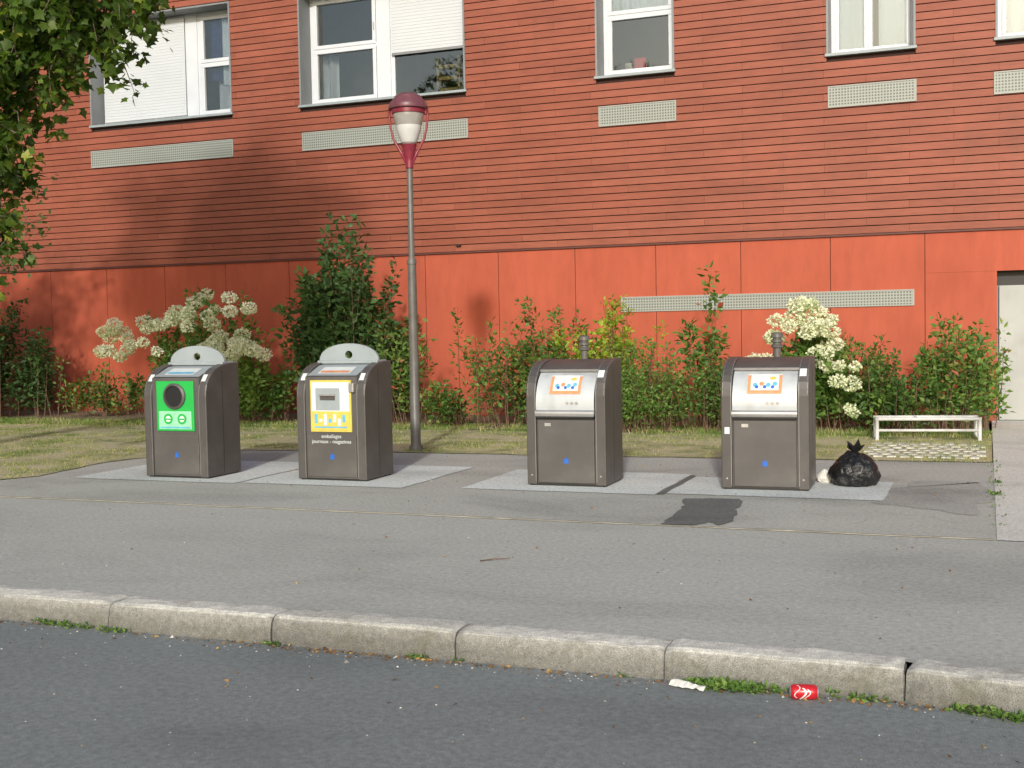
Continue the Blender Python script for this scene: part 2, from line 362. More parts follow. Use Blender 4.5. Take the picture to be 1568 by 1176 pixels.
def kerb():
    kp=empty('kerb')
    xs=[-.33-1.05*i for i in range(0,40)][::-1]
    segs=[((xs[i],5.33),(xs[i+1],5.33)) for i in range(len(xs)-1)]
    a=(-.33,5.33); ang=-.10
    for k in range(4):
        ang-=.10; b=(a[0]+1.0*math.cos(ang),a[1]+1.0*math.sin(ang)); segs.append((a,b)); a=b
    V=[];Fc=[]
    for (a,b) in segs:
        d=Vector((b[0]-a[0],b[1]-a[1],0)); L=d.length; d.normalize(); n=Vector((-d.y,d.x,0))
        j=random.uniform(-.006,.006); jz=random.uniform(-.004,.006); ns=26
        prof=[(-.004,-.14),(0,-.09),(.004,-.05),(.010,-.015),(.022,.004),(.045,.012),(.12,.016),(.19,.014),(.215,.0),(.215,-.14)]
        o=len(V); m=len(prof)
        for s in range(ns+1):
            t=.004+(L-.008)*s/ns; en=max(0,1-min(t,L-t)/.03)
            for (py,pz) in prof:
                q=Vector((a[0],a[1],0))+d*t
                w=.009*noise.noise(Vector((q.x*5,py*14,pz*14)))+.006*noise.noise(Vector((q.x*19,py*40,pz*40)))
                yy=py+j+w+(en*.012 if py<.1 else 0)
                V.append((q.x+n.x*yy,q.y+n.y*yy,(pz+jz+w*.7-en*.01) if pz>-.03 else pz))
        for s in range(ns):
            for i in range(m-1): Fc.append((o+s*m+i,o+(s+1)*m+i,o+(s+1)*m+i+1,o+s*m+i+1))
        Fc.append(tuple(o+i for i in range(m))); Fc.append(tuple(o+ns*m+i for i in range(m-1,-1,-1)))
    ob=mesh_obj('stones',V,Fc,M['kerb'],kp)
    bm=bmesh.new(); bm.from_mesh(ob.data); bmesh.ops.recalc_face_normals(bm,faces=bm.faces); bm.to_mesh(ob.data); bm.free()
    box('bed',-60,-.33,5.36,5.53,-.15,-.02,M['patch'],kp)
kerb()
# ------------------------------------------------------------------ building
B=empty('apartment_building')
YW=18.78
XL,XR,ZT=-34.,14.,10.4
wins=[(-15.94,-12.75,5.47,7.47),(-11.33,-8.13,5.47,7.47),(-5.85,-4.56,5.47,7.47),(-2.24,-.97,5.47,7.47),(.11,1.40,5.47,7.47),(5.,8.2,5.47,7.47),(-22.6,-19.4,5.47,7.47)]
door=(.13,2.65,-.1,2.17)
def intervals(x0,x1,cuts):
    r=[(x0,x1)]
    for a,b in cuts:
        nr=[]
        for p,q in r:
            if b<=p or a>=q: nr.append((p,q)); continue
            if a>p: nr.append((p,a))
            if b<q: nr.append((b,q))
        r=nr
    return r
bk=[]
zs=[-.1,2.17,2.76,5.47,7.47,ZT]
for z0,z1 in zip(zs,zs[1:]):
    cuts=[(w[0],w[1]) for w in wins if w[2]<=z0+.01 and w[3]>=z1-.01]
    if z1<=2.2: cuts.append((door[0],door[1]))
    for a,b in intervals(XL,XR,cuts): bk.append((a,b,YW+.045,YW+.5,z0,z1))
boxes('wall_core',bk,M['gap'],B)
bd=[];rn=[]; H=.1175; z=2.79; row=0
while z<ZT:
    cuts=[(w[0]-.0,w[1]+.0) for w in wins if w[2]<z+H-.02 and w[3]>z+.02]
    for a,b in intervals(XL,XR,cuts):
        x=XL-((row*0.61)%1.83)
        while x<b:
            L=1.83; p=max(a,x); q=min(b,x+L-.003)
            if q-p>.02:
                jy=random.uniform(-.0012,.0012)
                bd.append((p,q,YW+jy,YW+.03,z,z+H-.015)); rn.append(min(1,max(0,random.gauss(.5,.18))))
            x+=L
    z+=H; row+=1
boxes('siding',bd,M['siding'],B,rnd=rn)
box('siding_base_flashing',XL,XR,YW-.012,YW+.04,2.755,2.782,M['flash'],B)
js=[.5+1.345*k for k in range(11)]+[.5-1.352*k for k in range(1,28)]; js=sorted(js)
pn=[]
for a,b in zip(js,js[1:]):
    a+=.005;b-=.005
    if b<=door[0]+.01 or a>=door[1]: pn.append((a,b,YW+.022,YW+.04,0.0,2.752))
    else:
        pn.append((a,b,YW+.022,YW+.04,2.17,2.752))
        if a<door[0]: pn.append((a,door[0],YW+.022,YW+.04,0,2.168))
        if b>door[1]: pn.append((door[1],b,YW+.022,YW+.04,0,2.168))
boxes('basement_panels',pn,M['base'],B)
boxes('shell',[(XL,XR,YW+.5,YW+11,ZT-.01,ZT+.25),(XL,XL+.2,YW+.5,YW+11,0,ZT-.02),(XR-.2,XR,YW+.5,YW+11,0,ZT-.02),(XL,XR,YW+10.8,YW+11,0,ZT-.02),(XL+.2,XR-.2,YW+.5,YW+10.8,4.9,5.1),(XL+.2,XR-.2,YW+2.5,YW+2.6,5.1,ZT-.02)],M['room'],B)
def vent(x0,x1,z0,z1,y=YW):
    box('vent_grille',x0+.02,x1-.02,y-.012,y+.02,z0+.015,z1-.015,M['vent'],B)
    boxes('vent_frame',[(x0,x1,y-.02,y+.02,z1-.017,z1),(x0,x1,y-.02,y+.02,z0,z0+.017),(x0,x0+.022,y-.019,y+.02,z0+.017,z1-.017),(x1-.022,x1,y-.019,y+.02,z0+.017,z1-.017)],M['ventframe'],B)
for a,b in [(-15.96,-12.75),(-11.3,-8.1),(-5.81,-4.54),(-2.22,-.96),(.09,1.35),(5.,8.2),(-22.6,-19.4)]: vent(a,b,4.68,5.0)
vent(-5.49,-1.0,1.70,1.94,YW+.02)
YF=YW+.36
def frame(x0,x1,z0,z1,y,wd=.075,name='window_frame'):
    boxes(name,[(x0,x1,y,y+.07,z0,z0+wd),(x0,x1,y,y+.07,z1-wd,z1),(x0,x0+wd,y+.001,y+.069,z0+wd,z1-wd),(x1-wd,x1,y+.001,y+.069,z0+wd,z1-wd)],M['white'],B,bevel=.006)
def pane(x0,x1,z0,z1,y): 
    j=random.uniform(-.002,.002)
    mesh_obj('glass',[(x0,y,z0),(x1,y+j,z0),(x1,y+j*2,z1),(x0,y-j,z1)],[(0,1,2),(0,2,3)],M['glass'],B)
def curtain(x0,x1,z0,z1,y,mat,amp=.03,k=9):
    n=int((x1-x0)/.02)+2; V=[]
    for i in range(n):
        x=x0+(x1-x0)*i/(n-1); yy=y+amp*math.sin(x*2*math.pi*k)+amp*.6*math.sin(x*31+1)
        V+=[(x,yy,z0),(x,yy,z1)]
    mesh_obj('curtain',V,[(2*i,2*i+2,2*i+3,2*i+1) for i in range(n-1)],mat,B,smooth=True)
def shutter(x0,x1,z0,z1,y):
    ls=[];z=z0
    while z<z1-.01:
        ls.append((x0,x1,y,y+.015,z,min(z1,z+.052))); z+=.055
    ls.append((x0,x1,y+.008,y+.02,z0+.002,z1)); boxes('roller_shutter',ls,M['shutter'],B)
    box('shutter_end_bar',x0,x1,y-.006,y+.02,z0-.045,z0-.003,M['reveal'],B,bevel=.004)
def opening(wn):
    x0,x1,z0,z1=wn
    boxes('window_reveal',[(x0,x0+.03,YW-.015,YF+.1,z0,z1),(x1-.03,x1,YW-.015,YF+.1,z0,z1),(x0+.03,x1-.03,YW-.015,YF+.1,z1-.03,z1)],M['reveal'],B)
    box('window_sill',x0-.02,x1+.02,YW-.045,YF+.1,z0-.03,z0+.012,M['binlight'],B,bevel=.004)
    return x0+.03,x1-.03,z0+.012,z1-.03
def sash2(x0,x1,z0,z1,zm):
    frame(x0,x1,z0,z1,YF)
    frame(x0+.08,x1-.08,z0+.08,zm-.01,YF-.02,.065,'sash'); frame(x0+.08,x1-.08,zm+.01,z1-.08,YF-.02,.065,'sash')
    box('transom',x0+.06,x1-.06,YF-.005,YF+.06,zm-.035,zm+.035,M['white'],B)
    box('window_handle',x1-.115,x1-.095,YF-.035,YF-.018,zm+.25,zm+.38,M['steel'],B)
    pane(x0+.12,x1-.12,z0+.12,zm-.06,YF+.03); pane(x0+.12,x1-.12,zm+.06,z1-.12,YF+.03)
x0,x1,z0,z1=opening(wins[0])
box('window_mullion',-13.98,-13.72,YF-.01,YF+.08,z0,z1,M['white'],B); frame(x0,-13.98,z0,z1,YF)
shutter(x0+.05,-13.98,z0+.10,z1-.05,YF-.04)
sash2(-13.72,x1,z0,z1,6.5)
curtain(-13.55,-13.25,6.2,z1,YF+.16,M['bluecloth'],.02,7); curtain(-13.25,-12.8,6.1,z1,YF+.14,M['curtain'],.03,6)
curtain(-13.5,-12.9,z0,6.3,YF+.35,M['curtain'],.04,3)
x0,x1,z0,z1=opening(wins[1])
sash2(x0,-9.90,z0,z1,6.5); box('window_mullion',-9.90,-9.70,YF-.01,YF+.08,z0,z1,M['white'],B)
frame(-9.70,x1,z0,z1,YF); shutter(-9.66,x1-.03,6.30,z1-.03,YF-.04); pane(-9.63,x1-.06,z0+.06,6.28,YF+.03)
curtain(-11.25,-10.9,z0,6.45,YF+.3,M['curtain'],.03,5)
boxes('room_shelf',[(-8.9,-8.5,YF+.2,YF+.4,5.6,5.66),(-8.9,-8.5,YF+.2,YF+.4,5.8,5.86),(-8.9,-8.5,YF+.2,YF+.4,6.0,6.06),(-8.92,-8.88,YF+.2,YF+.4,5.5,6.2),(-8.52,-8.48,YF+.2,YF+.4,5.5,6.2)],M['roomitem'],B)
x0,x1,z0,z1=opening(wins[2]); sash2(x0,x1,z0,z1,6.5)
box('red_box',-5.35,-5.15,YF+.12,YF+.3,5.5,5.83,M['canred'],B,bevel=.02); box('white_box',-5.5,-5.38,YF+.12,YF+.3,5.5,5.76,M['paper'],B,bevel=.02)
curtain(x0+.1,x1-.1,6.55,z1,YF+.2,M['curtain'],.02,6)
for k in (3,4,5,6):
    x0,x1,z0,z1=opening(wins[k]); xm=x0+(x1-x0)*.45
    frame(x0,x1,z0,z1,YF); frame(x0+.06,xm,z0+.06,z1-.06,YF-.02,.06,'sash'); frame(xm,x1-.06,z0+.06,z1-.06,YF-.02,.06,'sash')
    pane(x0+.1,x1-.1,z0+.1,z1-.1,YF+.03)
    curtain(x0+.05,xm+.06,z0,z1,YF+.12,M['curtain'],.010,5); curtain(xm+.14,x1-.05,z0,z1,YF+.12,M['curtain'],.010,5)
boxes('service_door',[(.16,1.38,YW+.12,YW+.16,.01,1.96),(1.39,2.62,YW+.12,YW+.16,.01,1.96)],M['door'],B,bevel=.006); box('door_head',.13,2.65,YW+.2,YW+.25,1.96,2.17,M['black'],B)
box('door_backing',.13,2.65,YW+.17,YW+.19,0,1.96,M['reveal'],B)
box('wall_bracket',-8.35,-8.27,YW-.05,YW+.03,2.87,2.9,M['black'],B)
# ------------------------------------------------------------------ bins
CH=[(0,.012),(0,.84),(.006,.90),(.024,.965),(.06,1.025),(.115,1.08),(.19,1.122),(.3,1.155),(.42,1.17),(.59,1.175),(.59,.012)]
WB=.77
def text(name,s,size,loc,parent,mat):
    cu=bpy.data.curves.new(name,'FONT'); cu.body=s; cu.size=size; cu.align_x='CENTER'; cu.extrude=.0005
    cu.materials.append(mat); o=bpy.data.objects.new(name,cu); link(o,parent); o.location=loc; o.rotation_euler=(math.pi/2,0,0); return o
def binbase(name,loc,rz):
    e=empty(name,loc,rz)
    prism('left_cheek',CH,0,.095,M['bin'],e,bevel=.009); prism('right_cheek',CH,WB-.095,WB,M['bin'],e,bevel=.009)
    for xx in (.085,WB-.092): sheet('cheek_trim_highlight',sub(CH[:9],0.02,.98,24),xx,xx+.007,M['binedge'],e,off=.0015)  # pale trim strips paint the highlight along the curved cheek edges
    for xx in (.012,WB-.016): sheet('cheek_trim_highlight_outer',sub(CH[1:9],0.02,.98,16),xx,xx+.004,M['binedge'],e,off=.001)
    box('plinth',.02,WB-.02,.03,.57,0,.02,M['black'],e)
    box('side_seam',WB-.002,WB+.001,.285,.29,.03,1.1,M['black'],e)
    return e
def chair_symbol(e,x,z,y=-.0):
    box('access_symbol',x-.022,x+.022,y-.003,y+.002,z-.022,z+.022,M['blue'],e)
    box('access_symbol_mark',x-.004,x+.004,y-.005,y+.0,z+.02,z+.04,M['blue'],e)
def recycling(name,loc,rz,kind):
    e=binbase(name,loc,rz)
    ins=[(.02,.02),(.02,.46),(.02,1.03),(.30,1.135),(.57,1.15),(.57,.02)]
    prism('front_body',ins,.095,WB-.095,M['bindoor'],e)
    box('lower_door',.11,WB-.11,.006,.03,.035,.455,M['bindoor'],e,bevel=.006)
    mt=M['green'] if kind=='glass' else M['yellow']
    box('panel_frame',.155,WB-.155,.004,.022,.485,1.0,mt,e,bevel=.004)
    if kind=='glass':
        lathe('throat_ring',[(.135,0),(.135,.02),(.11,.03),(.105,.0)],M['bin'],e,loc=(.385,.006,.845),axis='Y')
        lathe('throat',[(.104,0),(.104,.012)],M['black'],e,loc=(.385,.004,.845),axis='Y')
        box('poster',.185,WB-.185,.0,.005,.505,.69,M['palegreen'],e)
        for xx in (.30,.47):
            lathe('poster_mark',[(.055,0),(.055,.002)],M['green'],e,loc=(xx,0,.61),axis='Y'); lathe('poster_mark_inner',[(.032,0),(.032,.002)],M['sticker'],e,loc=(xx,-.002,.61),axis='Y')
            box('poster_mark_bar',xx-.03,xx+.03,-.006,-.004,.60,.615,M['green'],e)
        box('poster_stripe',.20,WB-.20,-.003,.001,.515,.53,M['cyan'],e)
    else:
        box('poster',.175,WB-.175,.0,.005,.505,.98,M['sticker'],e)
        box('slot_plate',.22,.49,-.002,.002,.70,.92,M['binlight'],e)
        box('slot',.27,.44,-.004,.001,.80,.845,M['bin'],e); box('slot_flap',.265,.445,-.02,-.003,.845,.862,M['steel'],e)
        box('poster_field',.175,WB-.175,-.0015,.001,.505,.69,M['yellow'],e)
        for k in range(7):
            xx=.205+k*.052; box('poster_icon',xx,xx+.034,-.003,.001,.57+.02*math.sin(k*2.2),.64+.025*math.cos(k*3),M['sticker'] if k%3 else M['cyan'],e)
        box('poster_line',.20,WB-.20,-.003,.001,.525,.54,M['cyan'],e)
        text('label_text','emballages\njournaux - magazines',.052,(.385,.0035,.425),e,M['sticker'])
        box('lock_box',.60,.655,-.02,.02,.88,.97,M['steel'],e,bevel=.006)
    lid=[(.02,1.03),(.30,1.135),(.57,1.15)]
    sheet('lid_plate',sub(lid,.04,.96,6),.105,WB-.105,M['binlight'],e,off=.006,smooth=False)
    sheet('lid_sticker',sub(lid,.12,.42,3),.2,.56,M['sticker'],e,off=.009,smooth=False)
    sheet('lid_sticker_band',sub(lid,.16,.25,2),.22,.54,M['cyan'] if kind=='glass' else M['orange'],e,off=.011,smooth=False)
    R=.34; hz=.19; n=28; hr=.042; c=(.385,.075)
    out=[(.385+R*math.cos(math.pi*i/n),hz*math.sin(math.pi*i/n)**.8 if 0<i<n else 0) for i in range(n+1)]
    out+= [(.385-R+2*R*i/8,0) for i in range(1,8)]
    inn=[]
    for (x,z) in out:
        a=math.atan2(z-c[1],x-c[0]); inn.append((c[0]+hr*math.cos(a),c[1]+hr*math.sin(a)))
    V=[];m=len(out)
    for yy in (.40,.425):
        V+=[(x,yy,1.165+z) for x,z in out]+[(x,yy,1.165+z) for x,z in inn]
    Fc=[]
    for i in range(m):
        j=(i+1)%m; Fc+=[(i,j,m+j,m+i),(2*m+j,2*m+i,3*m+i,3*m+j),(i,2*m+i,2*m+j,j),(m+i,m+j,3*m+j,3*m+i)]
    ob=mesh_obj('rear_flap',V,Fc,M['binlight'],e); bm=bmesh.new(); bm.from_mesh(ob.data); bmesh.ops.recalc_face_normals(bm,faces=bm.faces); bm.to_mesh(ob.data); bm.free()
    box('flap_base',.04,WB-.04,.36,.57,1.15,1.185,M['binlight'],e,bevel=.008)
    for xx in (.03,WB-.08): sheet('cheek_sticker',sub(CH[3:8],.1,.35,2),xx,xx+.05,M['sticker'],e,off=.004)
    chair_symbol(e,.39,.235,.006)
    return e
def waste(name,loc,rz,dirty=False):
    e=binbase(name,loc,rz)
    prism('front_body',[(.03,.02),(.03,.70),(.10,.98),(.17,1.06),(.32,1.13),(.57,1.16),(.57,.02)],.095,WB-.095,M['bin'],e)
    box('lower_door',.11,WB-.11,.004,.03,.03,.62,M['bindoor'],e,bevel=.006)
    box('door_gap',.11,WB-.11,.0,.035,.622,.70,M['black'],e)
    dr=[(.05,.665),(.012,.672),(-.012,.70),(-.018,.75),(-.014,.81),(.0,.87),(.028,.93),(.07,.99),(.125,1.04),(.18,1.065)]
    sheet('drum',dr,.103,WB-.103,M['drum'],e)
    sheet('drum_lip',[(-.03,.655),(-.04,.68),(-.034,.705),(-.014,.715)],.099,WB-.099,M['steel'],e)
    box('drum_lip_gap',.105,WB-.105,-.026,.03,.64,.655,M['black'],e)  # black strip filling the gap under the lip
    s=dr[3:]
    sheet('poster',sub(s,.28,.80,8),.235,.535,M['sticker'],e,off=.003)
    sheet('poster_border',sub(s,.28,.36,3),.235,.535,M['orange'],e,off=.0042)
    sheet('poster_border_left',sub(s,.36,.76,6),.235,.262,M['orange'],e,off=.0042)
    sheet('poster_border_right',sub(s,.36,.76,6),.508,.535,M['orange'],e,off=.0042)
    for k in range(4): blob('poster_figure',s,.0042,.30+.058*k,.49+.03*(k%2),.020,.055,M['cyan'] if k!=1 else M['orange'],e)
    for k in range(3): blob('poster_bag',s,.0052,.315+.07*k,.44,.016,.04,M['blue'],e)
    blob('poster_sun',s,.0042,.455,.67,.03,.045,M['yellow'],e)
    hood=[(.15,1.075),(.2,1.10),(.32,1.14),(.57,1.165)]
    sheet('hood',hood,.095,WB-.095,M['bin'],e,off=.004)
    box('hood_lip',.095,WB-.095,.14,.17,1.06,1.085,M['binedge'],e,bevel=.004)
    sheet('cheek_sticker',sub(CH[3:8],.15,.4,2),WB-.085,WB-.025,M['sticker'],e,off=.004)
    for k in range(3):
        lathe('waste_symbol',[(.016,0),(.016,.002)],M['steel'],e,loc=(.41+k*.045,-.0165,.775),axis='Y',seg=10)
    if dirty: box('plate',.03,.075,-.003,.004,.5,.56,M['sticker'],e)
    box('data_label',.18,.24,.001,.005,.56,.59,M['steel'],e)
    for xx in (.05,WB-.05):
        lathe('bolt',[(.008,0),(.008,.006)],M['steel'],e,loc=(xx,0,.1),axis='Y',seg=8)
    chair_symbol(e,.385,.235,.004)
    return e
recycling('glass_recycling_bin',(-8.17,10.28,.005),math.radians(0),'glass')
recycling('paper_recycling_bin',(-6.44,10.45,.005),math.radians(.5),'paper')
waste('waste_bin',(-4.03,10.58,.005),math.radians(1.))
waste('waste_bin',(-2.22,10.73,.005),math.radians(2.),True)
def ventpost(x,y):
    e=empty('vent_post',(x,y,0))
    lathe('tube',[(.05,0),(.05,.02),(.036,.03),(.036,1.25)],M['pole'],e)
    lathe('cap',[(.03,1.25),(.055,1.255),(.058,1.275),(.04,1.285),(.04,1.30),(.056,1.305),(.056,1.325),(.04,1.33),(.04,1.345),(.058,1.35),(.055,1.385),(.03,1.40)],M['pole'],e)
ventpost(-3.72,11.42); ventpost(-1.86,11.62)
# ------------------------------------------------------------------ street lamp
Lp=empty('street_lamp',(-6.54,13.34,0))
lathe('pole',[(.085,0),(.085,.05),(.062,.08),(.058,1.2),(.052,2.28),(.058,2.285),(.058,2.33),(.038,2.36),(.036,3.5)],M['pole'],Lp,seg=16)
lathe('collar',[(.035,3.44),(.048,3.45),(.048,3.52),(.05,3.56),(.085,3.70),(.10,3.73),(.06,3.74)],M['lampred'],Lp,seg=20)
lathe('lens',[(.07,3.73),(.085,3.74),(.13,3.86),(.175,4.02),(.195,4.14),(.19,4.16)],M['lens'],Lp,seg=24)
lathe('reflector_sleeve',[(.088,3.75),(.112,3.80),(.140,3.88),(.158,3.96),(.1575,3.965)],M['bulb'],Lp,seg=24)
lathe('lens_band',[(.197,4.10),(.203,4.105),(.205,4.15)],M['lampred'],Lp,seg=24)
lathe('cap',[(.20,4.15),(.235,4.16),(.24,4.19),(.225,4.23),(.17,4.29),(.165,4.31),(.10,4.345),(.02,4.355)],M['lampcap'],Lp,seg=28)
arms=[]
for a in (0.25,math.pi+.25):
    arms.append(([ (math.cos(a)*r,math.sin(a)*r,z) for r,z in [(.04,3.52),(.11,3.66),(.19,3.80),(.225,3.95),(.235,4.08),(.23,4.18)]],[.022,.02,.017,.015,.015,.017]))
tubes('arms',arms,M['lampred'],Lp)
# ------------------------------------------------------------------ rail
R=empty('low_metal_rail',(-1.29,15.53,0),math.radians(9))
tubes('bars',[([(0,0,.27),(1.24,0,.27)],.022),([(0,0,.13),(1.24,0,.13)],.018),([(0,.32,.27),(1.24,.32,.27)],.022)],M['rail'],R,seg=8)
tubes('posts',[([(x,y,0),(x,y,.285)],.024) for x in (0.02,1.22) for y in (0,.32)]+[([(x,0,.27),(x,.32,.27)],.018) for x in (.02,.5,1.22)],M['rail'],R,seg=8)
pv=[]
for i in range(9):
    for j in range(7):
        x=-1.3+i*.14+(.07 if j%2 else 0); y=13.62+j*.235
        pv.append((x,x+.10,y,y+.16,0,.02+random.uniform(-.004,.006)))
boxes('grass_pavers',pv,M['paver'],None,bevel=.008)
# ------------------------------------------------------------------ rubbish
def bag(name,loc,sx,sy,sz,mat,seed):
    bm=bmesh.new(); bmesh.ops.create_icosphere(bm,subdivisions=5,radius=1)
    for v in bm.verts:
        p=v.co.copy(); s=Vector((seed,seed,seed))
        d=1+.16*noise.noise(p*1.3+s)+.10*(1-abs(noise.noise(p*2.6+s))*3)*.5+.05*(1-abs(noise.noise(p*6+s))*3)*.5
        v.co=Vector((p.x*d*sx,p.y*d*sy,p.z*d*sz))
        z=v.co.z
        if z>0:
            t=min(1,z/sz); k=1-.45*t**1.6; v.co.x*=k; v.co.y*=k
        v.co.z=max(-sz*.62,v.co.z)+sz*.62
    me=bpy.data.meshes.new(name); bm.to_mesh(me); bm.free(); me.materials.append(mat)
    me.polygons.foreach_set('use_smooth',[True]*len(me.polygons)); e=empty(name,loc)
    o=bpy.data.objects.new('sack',me); link(o,e); return e
bg_=bag('garbage_bag',(-1.12,11.30,.005),.215,.19,.20,M['bag'],3.1)
V=[];Fc=[]
for k,(a,l,wd) in enumerate([(.4,.10,.05),(2.2,.11,.055),(3.6,.08,.045),(5.2,.09,.05)]):
    o=len(V); ca,sa=math.cos(a),math.sin(a)
    V+=[(0,0,.28),(ca*l*.4-sa*wd,sa*l*.4+ca*wd,.34),(ca*l,sa*l,.37+.02*k),(ca*l*.4+sa*wd,sa*l*.4-ca*wd,.32)]
    Fc+=[(o,o+1,o+2),(o,o+2,o+3)]
mesh_obj('knot',V,Fc,M['bag'],bg_)
bag('plastic_bag',(-1.40,11.42,.005),.075,.07,.075,M['paper'],8.2)
c=empty('drink_can',(-.735,5.235,-.13+.033)); c.rotation_euler=(0,0,math.radians(14))
def lx(name,prof,mat,seg=28):
    o=lathe(name,prof,mat,c,seg=seg); o.rotation_euler=(0,math.pi/2,0); return o
lx('can_body',[(.024,-.058),(.031,-.05),(.033,-.045),(.033,.03),(.0325,.04),(.027,.052),(.026,.053)],M['canred'])
lx('can_base',[(.015,-.056),(.02,-.0615),(.0245,-.0585)],M['steel'],20); lx('can_top',[(.0262,.0532),(.0275,.056),(.0262,.0585),(.025,.0545)],M['steel'],20)
def canband(z0,z1,a0,a1,name):
    V=[];n=14
    for i in range(n+1):
        a=a0+(a1-a0)*i/n; s=.012*math.sin(i/n*math.pi*2)
        V+=[(z0+s,.0334*math.cos(a),.0334*math.sin(a)),(z1+s,.0334*math.cos(a),.0334*math.sin(a))]
    mesh_obj(name,V,[(2*i,2*i+2,2*i+3,2*i+1) for i in range(n)],M['sticker'],c,smooth=True)
canband(-.012,-.003,math.pi*.75,math.pi*1.5,'band'); canband(.008,.013,math.pi*.8,math.pi*1.4,'band_thin')
canband(-.034,-.030,math.pi*.6,math.pi*1.2,'band_edge')
V=[];n=10;m=7
for i in range(n+1):
    for j in range(m+1):
        x=i/n*.17; y=j/m*.06; V.append((x,y,.012+.012*noise.noise(Vector((x*40,y*50,1)))+.02*math.sin(j/m*math.pi)*(1-.5*i/n)))
cup=mesh_obj('crumpled_paper_cup',V,[(i*(m+1)+j,(i+1)*(m+1)+j,(i+1)*(m+1)+j+1,i*(m+1)+j+1) for i in range(n) for j in range(m)],M['paper'],smooth=False)
cup.location=(-1.33,5.225,-.13); cup.rotation_euler[2]=math.radians(-14)
# ------------------------------------------------------------------ vegetation
def shrub(name,xr,yr,top,nshoot,nleaf,size,mat,lean=.35,stems=True,up=.5,lowfrac=.15,spread=.09,sig=.17):
    e=empty(name,((xr[0]+xr[1])/2,(yr[0]+yr[1])/2,0)); ox,oy=e.location.x,e.location.y
    P=[];D=[];S=[];Rn=[];st=[]
    nst=max(3,int((xr[1]-xr[0])*(yr[1]-yr[0])*3.2)); stools=[(random.uniform(*xr),yr[0]+(yr[1]-yr[0])*random.random()**1.2,random.uniform(.58,1.05),random.gauss(0,.12)) for _ in range(nst)]
    for k in range(nshoot):
        sx,sy,sh_,sc_=random.choice(stools); x=sx+random.gauss(0,sig); y=sy+random.gauss(0,.1)
        tz=top(x)*sh_*random.choice([random.uniform(.3,.8),random.uniform(.55,.95),random.uniform(.75,1.15)])
        fy=-(1-(y-yr[0])/(yr[1]-yr[0]))*.35*random.random()
        ex=x+random.gauss(0,lean)*tz; ey=y+fy+random.uniform(-.2,.2)*tz
        a=Vector((x,y,0)); b=Vector((ex,ey,tz)); mid=(a+b)/2+Vector((random.uniform(-.1,.1),random.uniform(-.1,.05),.14*tz))
        pts=[a*(1-t)**2+mid*2*t*(1-t)+b*t*t for t in [i/5 for i in range(6)]]
        if stems and k%2==0: st.append(([p-Vector((ox,oy,0)) for p in pts],[.008,.007,.006,.005,.004,.002]))
        n=int(nleaf*(.45+.55*tz/max(.3,top(x)))); shade=random.gauss(0,.12)+sc_
        for i in range(n):
            t=lowfrac+(1-lowfrac)*random.random()**.75
            p=a*(1-t)**2+mid*2*t*(1-t)+b*t*t
            sp=spread*(1.15-.6*t); d=Vector((random.gauss(0,1),random.gauss(-.25,1),random.gauss(up,.7)))
            d.normalize(); p=p+d*sp*random.random()*1.7
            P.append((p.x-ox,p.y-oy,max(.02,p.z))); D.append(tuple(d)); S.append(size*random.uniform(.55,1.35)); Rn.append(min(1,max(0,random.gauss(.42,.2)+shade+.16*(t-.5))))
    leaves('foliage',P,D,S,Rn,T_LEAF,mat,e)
    if st: tubes('stems',st,M['twig'],e,seg=4)
    return e
def prof(pts):
    xs=[p[0] for p in pts]; zs=[p[1] for p in pts]
    return lambda x: float(np.interp(x,xs,zs))
def flowers(parent,heads,n=210):
    ox,oy=parent.location.x,parent.location.y; P=[];D=[];S=[];Rn=[]
    for (x,y,z,r) in heads:
        sh=random.gauss(0,.13); k=int(n*(r/.11)**1.5)
        for i in range(k):
            d=Vector((random.gauss(0,1),random.gauss(0,1),random.gauss(0,1))).normalized()
            q=Vector((x,y,z))+Vector((d.x*r*1.05,d.y*r,d.z*r*.8))*random.uniform(.75,1.0)
            P.append((q.x-ox,q.y-oy,q.z)); t=(d*.5+Vector((random.gauss(0,.8),random.gauss(0,.8),random.gauss(0,.8)))); D.append(tuple(t)); S.append(random.uniform(.028,.045)); Rn.append(random.gauss(.62,.2)+sh+.2*d.z)
    leaves('flower_heads',P,D,S,Rn,T_PETAL,M['petal'],parent)
h=shrub('hydrangea_bush',(-13.9,-11.5),(16.9,18.0),prof([(-14.2,1.45),(-13,1.55),(-12.2,2.0),(-11.6,2.1),(-11.2,1.7)]),125,55,.10,M['light'],.12)
hd=[]
for i in range(34):
    x=random.uniform(-14.3,-11.15); z=prof([(-14.3,1.62),(-13.3,1.72),(-12.6,1.78),(-12.2,2.1),(-11.6,2.2),(-11.1,1.9)])(x)-random.random()**1.4*.6
    hd.append((x,16.95-random.uniform(0,.5),z,random.uniform(.09,.14)))
flowers(h,hd)
h=shrub('hydrangea_bush',(-11.8,-10.7),(16.6,17.3),prof([(-12,1.1),(-11.2,1.35),(-10.6,1.15)]),60,50,.10,M['light'],.12)
flowers(h,[(random.uniform(-11.9,-10.7),16.5-random.uniform(0,.3),random.uniform(1.05,1.46),random.uniform(.10,.15)) for i in range(17)])
shrub('large_shrub',(-10.0,-8.3),(16.7,18.2),prof([(-10.4,1.9),(-9.9,2.5),(-9.2,2.85),(-8.7,2.7),(-8.2,2.0),(-7.9,1.6)]),280,72,.12,M['dark'],.10,sig=.2)
shrub('reddish_shrub',(-9.6,-7.9),(16.4,17.4),prof([(-9.6,1.3),(-9.2,1.5),(-8.3,1.95),(-7.9,1.6)]),95,48,.085,M['hedge'],.12)
shrub('low_shrub',(-8.3,-7.4),(16.3,17.1),prof([(-8.3,.9),(-7.5,.7)]),36,40,.075,M['hedge'],.2)
